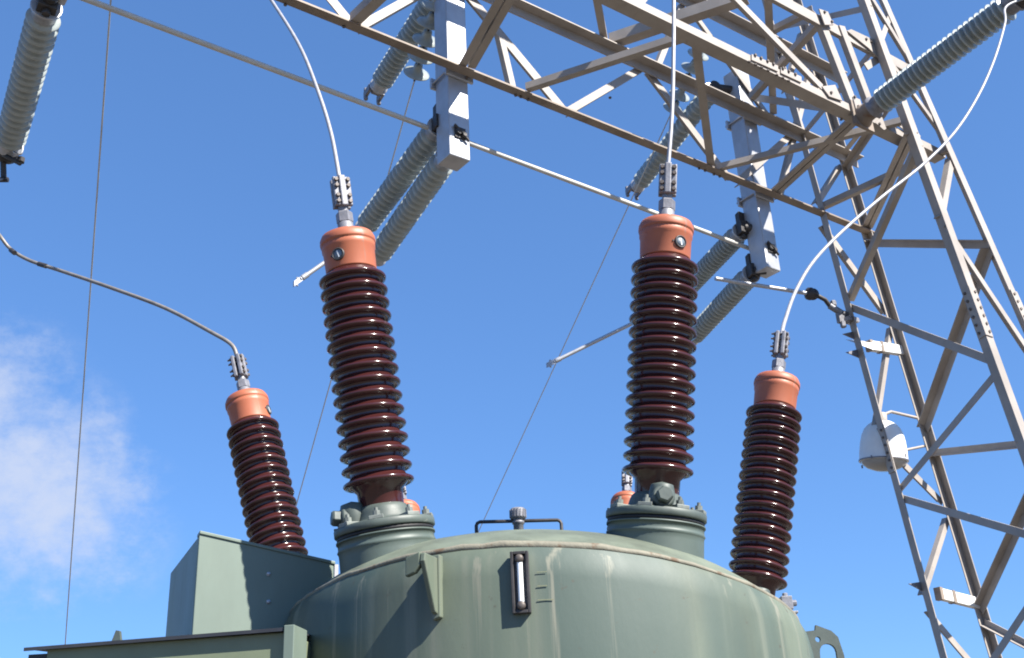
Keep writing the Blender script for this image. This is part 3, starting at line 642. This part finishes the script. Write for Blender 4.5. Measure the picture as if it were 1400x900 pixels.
# pipe collars beside the middle post
# rod from the right switch to the tower
ra, rb, rc_ = onface(978, 381, -.34), atY(1108, 402, 9.62), legy('A', 432)+V((-.05, -.06, 0))
rod = thing('operating_rod', 'short grey rod with dark knuckle joint tied to the left leg of the tower', 'rod', ra); o = V(rod.location)
b = MB(); b.tube([ra-o, rb-o], .020, 12); b.build('rod', MT['galv'], rod)
b = MB(); d = (rb-ra).normalized(); b.lathe([(.03, -.05), (.06, -.03), (.065, 0), (.05, .02), (.06, .03), (.05, .06), (.03, .08)], rb-o, d, 12); b.tube([rb-o+d*.06, atY(1128, 410, 9.66)-o, atY(1134, 418, 9.7)-o], .022, 8); b.build('knuckle_joint', MT['dark'], rod)
b = MB(); p2, p3 = atY(1134, 418, 9.7), atY(1150, 428, 9.72); b.tube([p2-o, p3-o], .032, 10); b.box(atY(1150, 436, 9.72)-o, U_*.05, N_*.02, Z_*.05); b.tube([p3-o, legy('A', 430)-o+U_*.03], .03, 8); b.box(legy('A', 440)-o-U_*.01-N_*-.03, U_*.07, N_*.05, Z_*.022); b.hexbolt(atY(1140, 418, 9.7)-o, Z_, .03, .05); b.hexbolt(atY(1152, 440, 9.7)-o, DN, .03, .06); b.build('end_bracket', MT['alu'], rod)

# ================================================================== NEAR FACE POST INSULATOR (upper right)
q0 = onface(1196, 146, NEAR+.16); q1 = q0+V((.522, -.851, .045))*1.42
pi_ = thing('post_insulator', 'long thick grey ribbed insulator reaching to the top right corner from the tower', 'insulator', q0)
ins = insulator(pi_, q0, q1, .112, 25, 'ribbed_body', 'alu')
d = (q1-q0).normalized(); o = V(pi_.location)
b = MB(); b.lathe([(.10, -.16), (.11, -.14), (.085, -.10), (.08, -.01)], V((0, 0, 0)), d, 24); b.box(-d*.15, U_*.13, Z_*.12, d*.012); b.build('base_flange', MT['steeldark'], pi_)
b = MB(); tp = q1-o; b.lathe([(.075, -.02), (.085, .02), (.085, .16), (.06, .18)], tp, d, 20); b.box(tp+d*.12-Z_*.03+U_*.08, U_*.06, d*.05, Z_*.05); b.build('top_fitting', MT['dark'], pi_)
QT = q1+d*.12+U_*.10

# ================================================================== STRAIN STRINGS AND LINE CONDUCTORS
WD = V((-.33, .863, -.383))
def string(label, px):
    s0 = onface(px[0], px[1], -.08); st = thing('strain_insulator', label, 'insulator', s0, 'disc insulator strings on the gantry')
    b = MB(); b.tube([V((0, 0, 0)), WD*.95], .010, 8); b.build('pin_rod', MT['dark'], st)
    for i in range(5):
        b = MB(); c = WD*(.12+i*.165)
        b.lathe([(.0, 0), (.035, 0), (.04, .03), (.045, .055), (.085, .075), (.115, .088), (.118, .095), (.112, .098), (.09, .092), (.085, .100), (.06, .094), (.055, .104), (.02, .1), (.0, .1)], c, WD, 24)
        b.build('disc', MT['ins'], st)
    return s0+WD*.95
w3 = string('string of grey disc insulators behind the gantry, near the blue-grey switch post', (966, 50))
w2 = string('disc insulator string at the top, half hidden behind a ribbed insulator', (604, -24))
s0 = onface(155, -50, -.08)
for w, lab, ln in ((w3, 'thin line wire falling from the disc string between the two tall bushings', 15), (w2, 'thin line wire dropping behind the left front bushing', 15), (s0, 'thin vertical looking line wire crossing the left of the sky past the cloud', 22)):
    b = MB(); b.tube([w+WD*ln*t/8 for t in range(9)], .0065, 6); tag(b.build('line_wire', MT['wire']), lab, 'wire', 'thin overhead line wires')

# ================================================================== CONDUCTORS FROM THE BUSHINGS
def cable(pts, r, label, m='cable', group='conductors from the bushing tops'):
    b = MB(); b.tube(spline(pts, 10), r, 10); return tag(b.build('conductor', MT[m]), label, 'cable', group)
a_, b_ = clamp_top('fl')
cable([a_, b_, atY(452, 180, 3.16), atY(433, 120, 3.24), atY(408, 60, 3.36), atY(368, -4, 3.55), atY(330, -60, 3.75), atY(250, -160, 4.1)], .0070, 'silver conductor curving up and left from the left front bushing')
a_, b_ = clamp_top('fr')
cable([a_, b_, atY(919, 150, 3.08), atY(921, 60, 3.1), atY(921, -20, 3.14), atY(920, -120, 3.2), atY(915, -300, 3.3)], .0072, 'silver conductor rising straight up from the right front bushing')
a_, b_ = clamp_top('ol')
cl_o = cable([a_, b_, atY(316, 471, 4.13), atY(290, 455, 4.15), atY(225, 421, 4.25), atY(150, 393, 4.35), atY(85, 371, 4.45), atY(40, 356, 4.5), atY(14, 340, 4.52), atY(-4, 318, 4.52), atY(-34, 286, 4.75), atY(-44, 262, 5.4), atY(-30, 248, 6.2), atY(4, 245, a2.y+.1)], .0085, 'dull brown conductor sagging left from the leftmost bushing', 'cabledark')
a_, b_ = clamp_top('or')
PX = [(1074, 436), (1088, 398), (1112, 358), (1150, 318), (1205, 270), (1262, 225), (1306, 180), (1338, 130), (1360, 80), (1374, 32), (1377, 8)]
Y0, Y1 = 4.17, QT.y-.03
pts = [a_, b_]
for i, (x_, y_) in enumerate(PX): pts.append(atY(x_, y_, Y0+(Y1-Y0)*((i+.6)/len(PX))**1.0))
pts.append(QT); cable(pts, .0085, 'white looking conductor arching from the rightmost bushing up to the thick ribbed insulator')
# taped spots on the dull conductor
for (x_, y_, x2, y2) in ((53, 361, 63, 364), (15, 342, 20, 346)):
    b = MB(); b.tube([atY(x_, y_, 4.49), atY(x2, y2, 4.47)], .0115, 10); o_ = b.build('tape', MT['dark'], cl_o)

# ================================================================== FLOODLIGHT AND BRACKETS ON THE TOWER
fc_ = atY(1207, 608, 9.98); fl = thing('floodlight', 'round white floodlight hung inside the tower, facing down', 'lamp', fc_)
axl = (V((.10, -.12, 1))).normalized()
b = MB(); b.lathe([(.05, .225), (.09, .215), (.13, .19), (.165, .15), (.19, .095), (.206, .02), (.216, -.07), (.219, -.14), (.222, -.145), (.222, -.165), (.21, -.166), (.205, -.12), (.18, .05), (.1, .12), (0, .13)], (0, 0, 0), axl, 40); b.build('housing', MT['lampwhite'], fl)
b = MB(); b.lathe([(.213, -.15), (.20, -.185), (.15, -.225), (.07, -.25), (0, -.255)], (0, 0, 0), axl, 40); b.build('lens', MT['glass'], fl)
b = MB(); b.lathe([(.2235, -.150), (.226, -.152), (.226, -.163), (.2235, -.165)], (0, 0, 0), axl, 40)
for k in range(4):
    a = R(45+90*k); c = axl*-.157+V((math.cos(a), math.sin(a), 0))*.225; b.box(c, (.006, 0, 0), (0, .006, 0), (0, 0, .014))
b.build('rim_band', MT['alu'], fl)
b = MB(); b.lathe([(.05, .23), (.05, .30), (.03, .31)], (0, 0, 0), axl, 16); b.tube([axl*.28, axl*.30+V((.1, .02, .02)), legz('B', 4.98)-fc_], .015, 8); b.tube([V((.15, .05, -.06)), legz('B', 4.72)-fc_], .013, 8); b.build('bracket', MT['steel'], fl)
def arm(label, y_a, y_b, plate):
    pa, pb = legy('A', y_a), legy('B', y_b); r = thing('clamp_arm', label, 'bracket', pa, 'pale clamp arms between the far legs of the tower'); d = pb-pa; L_ = d.length; d.normalize(); h = Z_; s = d.cross(h).normalized()
    b = MB(); b.box(d*L_*.66+s*.0, d*L_*.36, h*.05, s*.03); b.build('arm', MT['lampwhite'], r, bevel=.006)
    for q in (.30, .52):
        b = MB(); b.box(d*L_*q, d*.02, h*.055, s*.035); b.build('band', MT['steeldark'], r)
    if plate:
        b = MB(); b.prism([d*.08-s*.14+h*.10, d*.30-s*.1+h*.09, d*.26+s*.12-h*.03, d*.10+s*.12-h*.10], h*.012-s*.01); b.build('plate', MT['lampwhite'], r, bevel=.004)
    for hh in ((.08, -.11) if plate else (.02,)):
        b = MB(); b.prism([d*.02+h*(hh+.05), -d*.17+h*hh, d*.02+h*(hh-.04)], s*.012); b.build('pointed_fin', MT['alu'], r)
    return r
arm('pale clamp arm with square plate and pointed fins, above the floodlight', 470, 480, True)
arm('plain pale clamp arm low between the legs, below the floodlight', 806, 826, False)
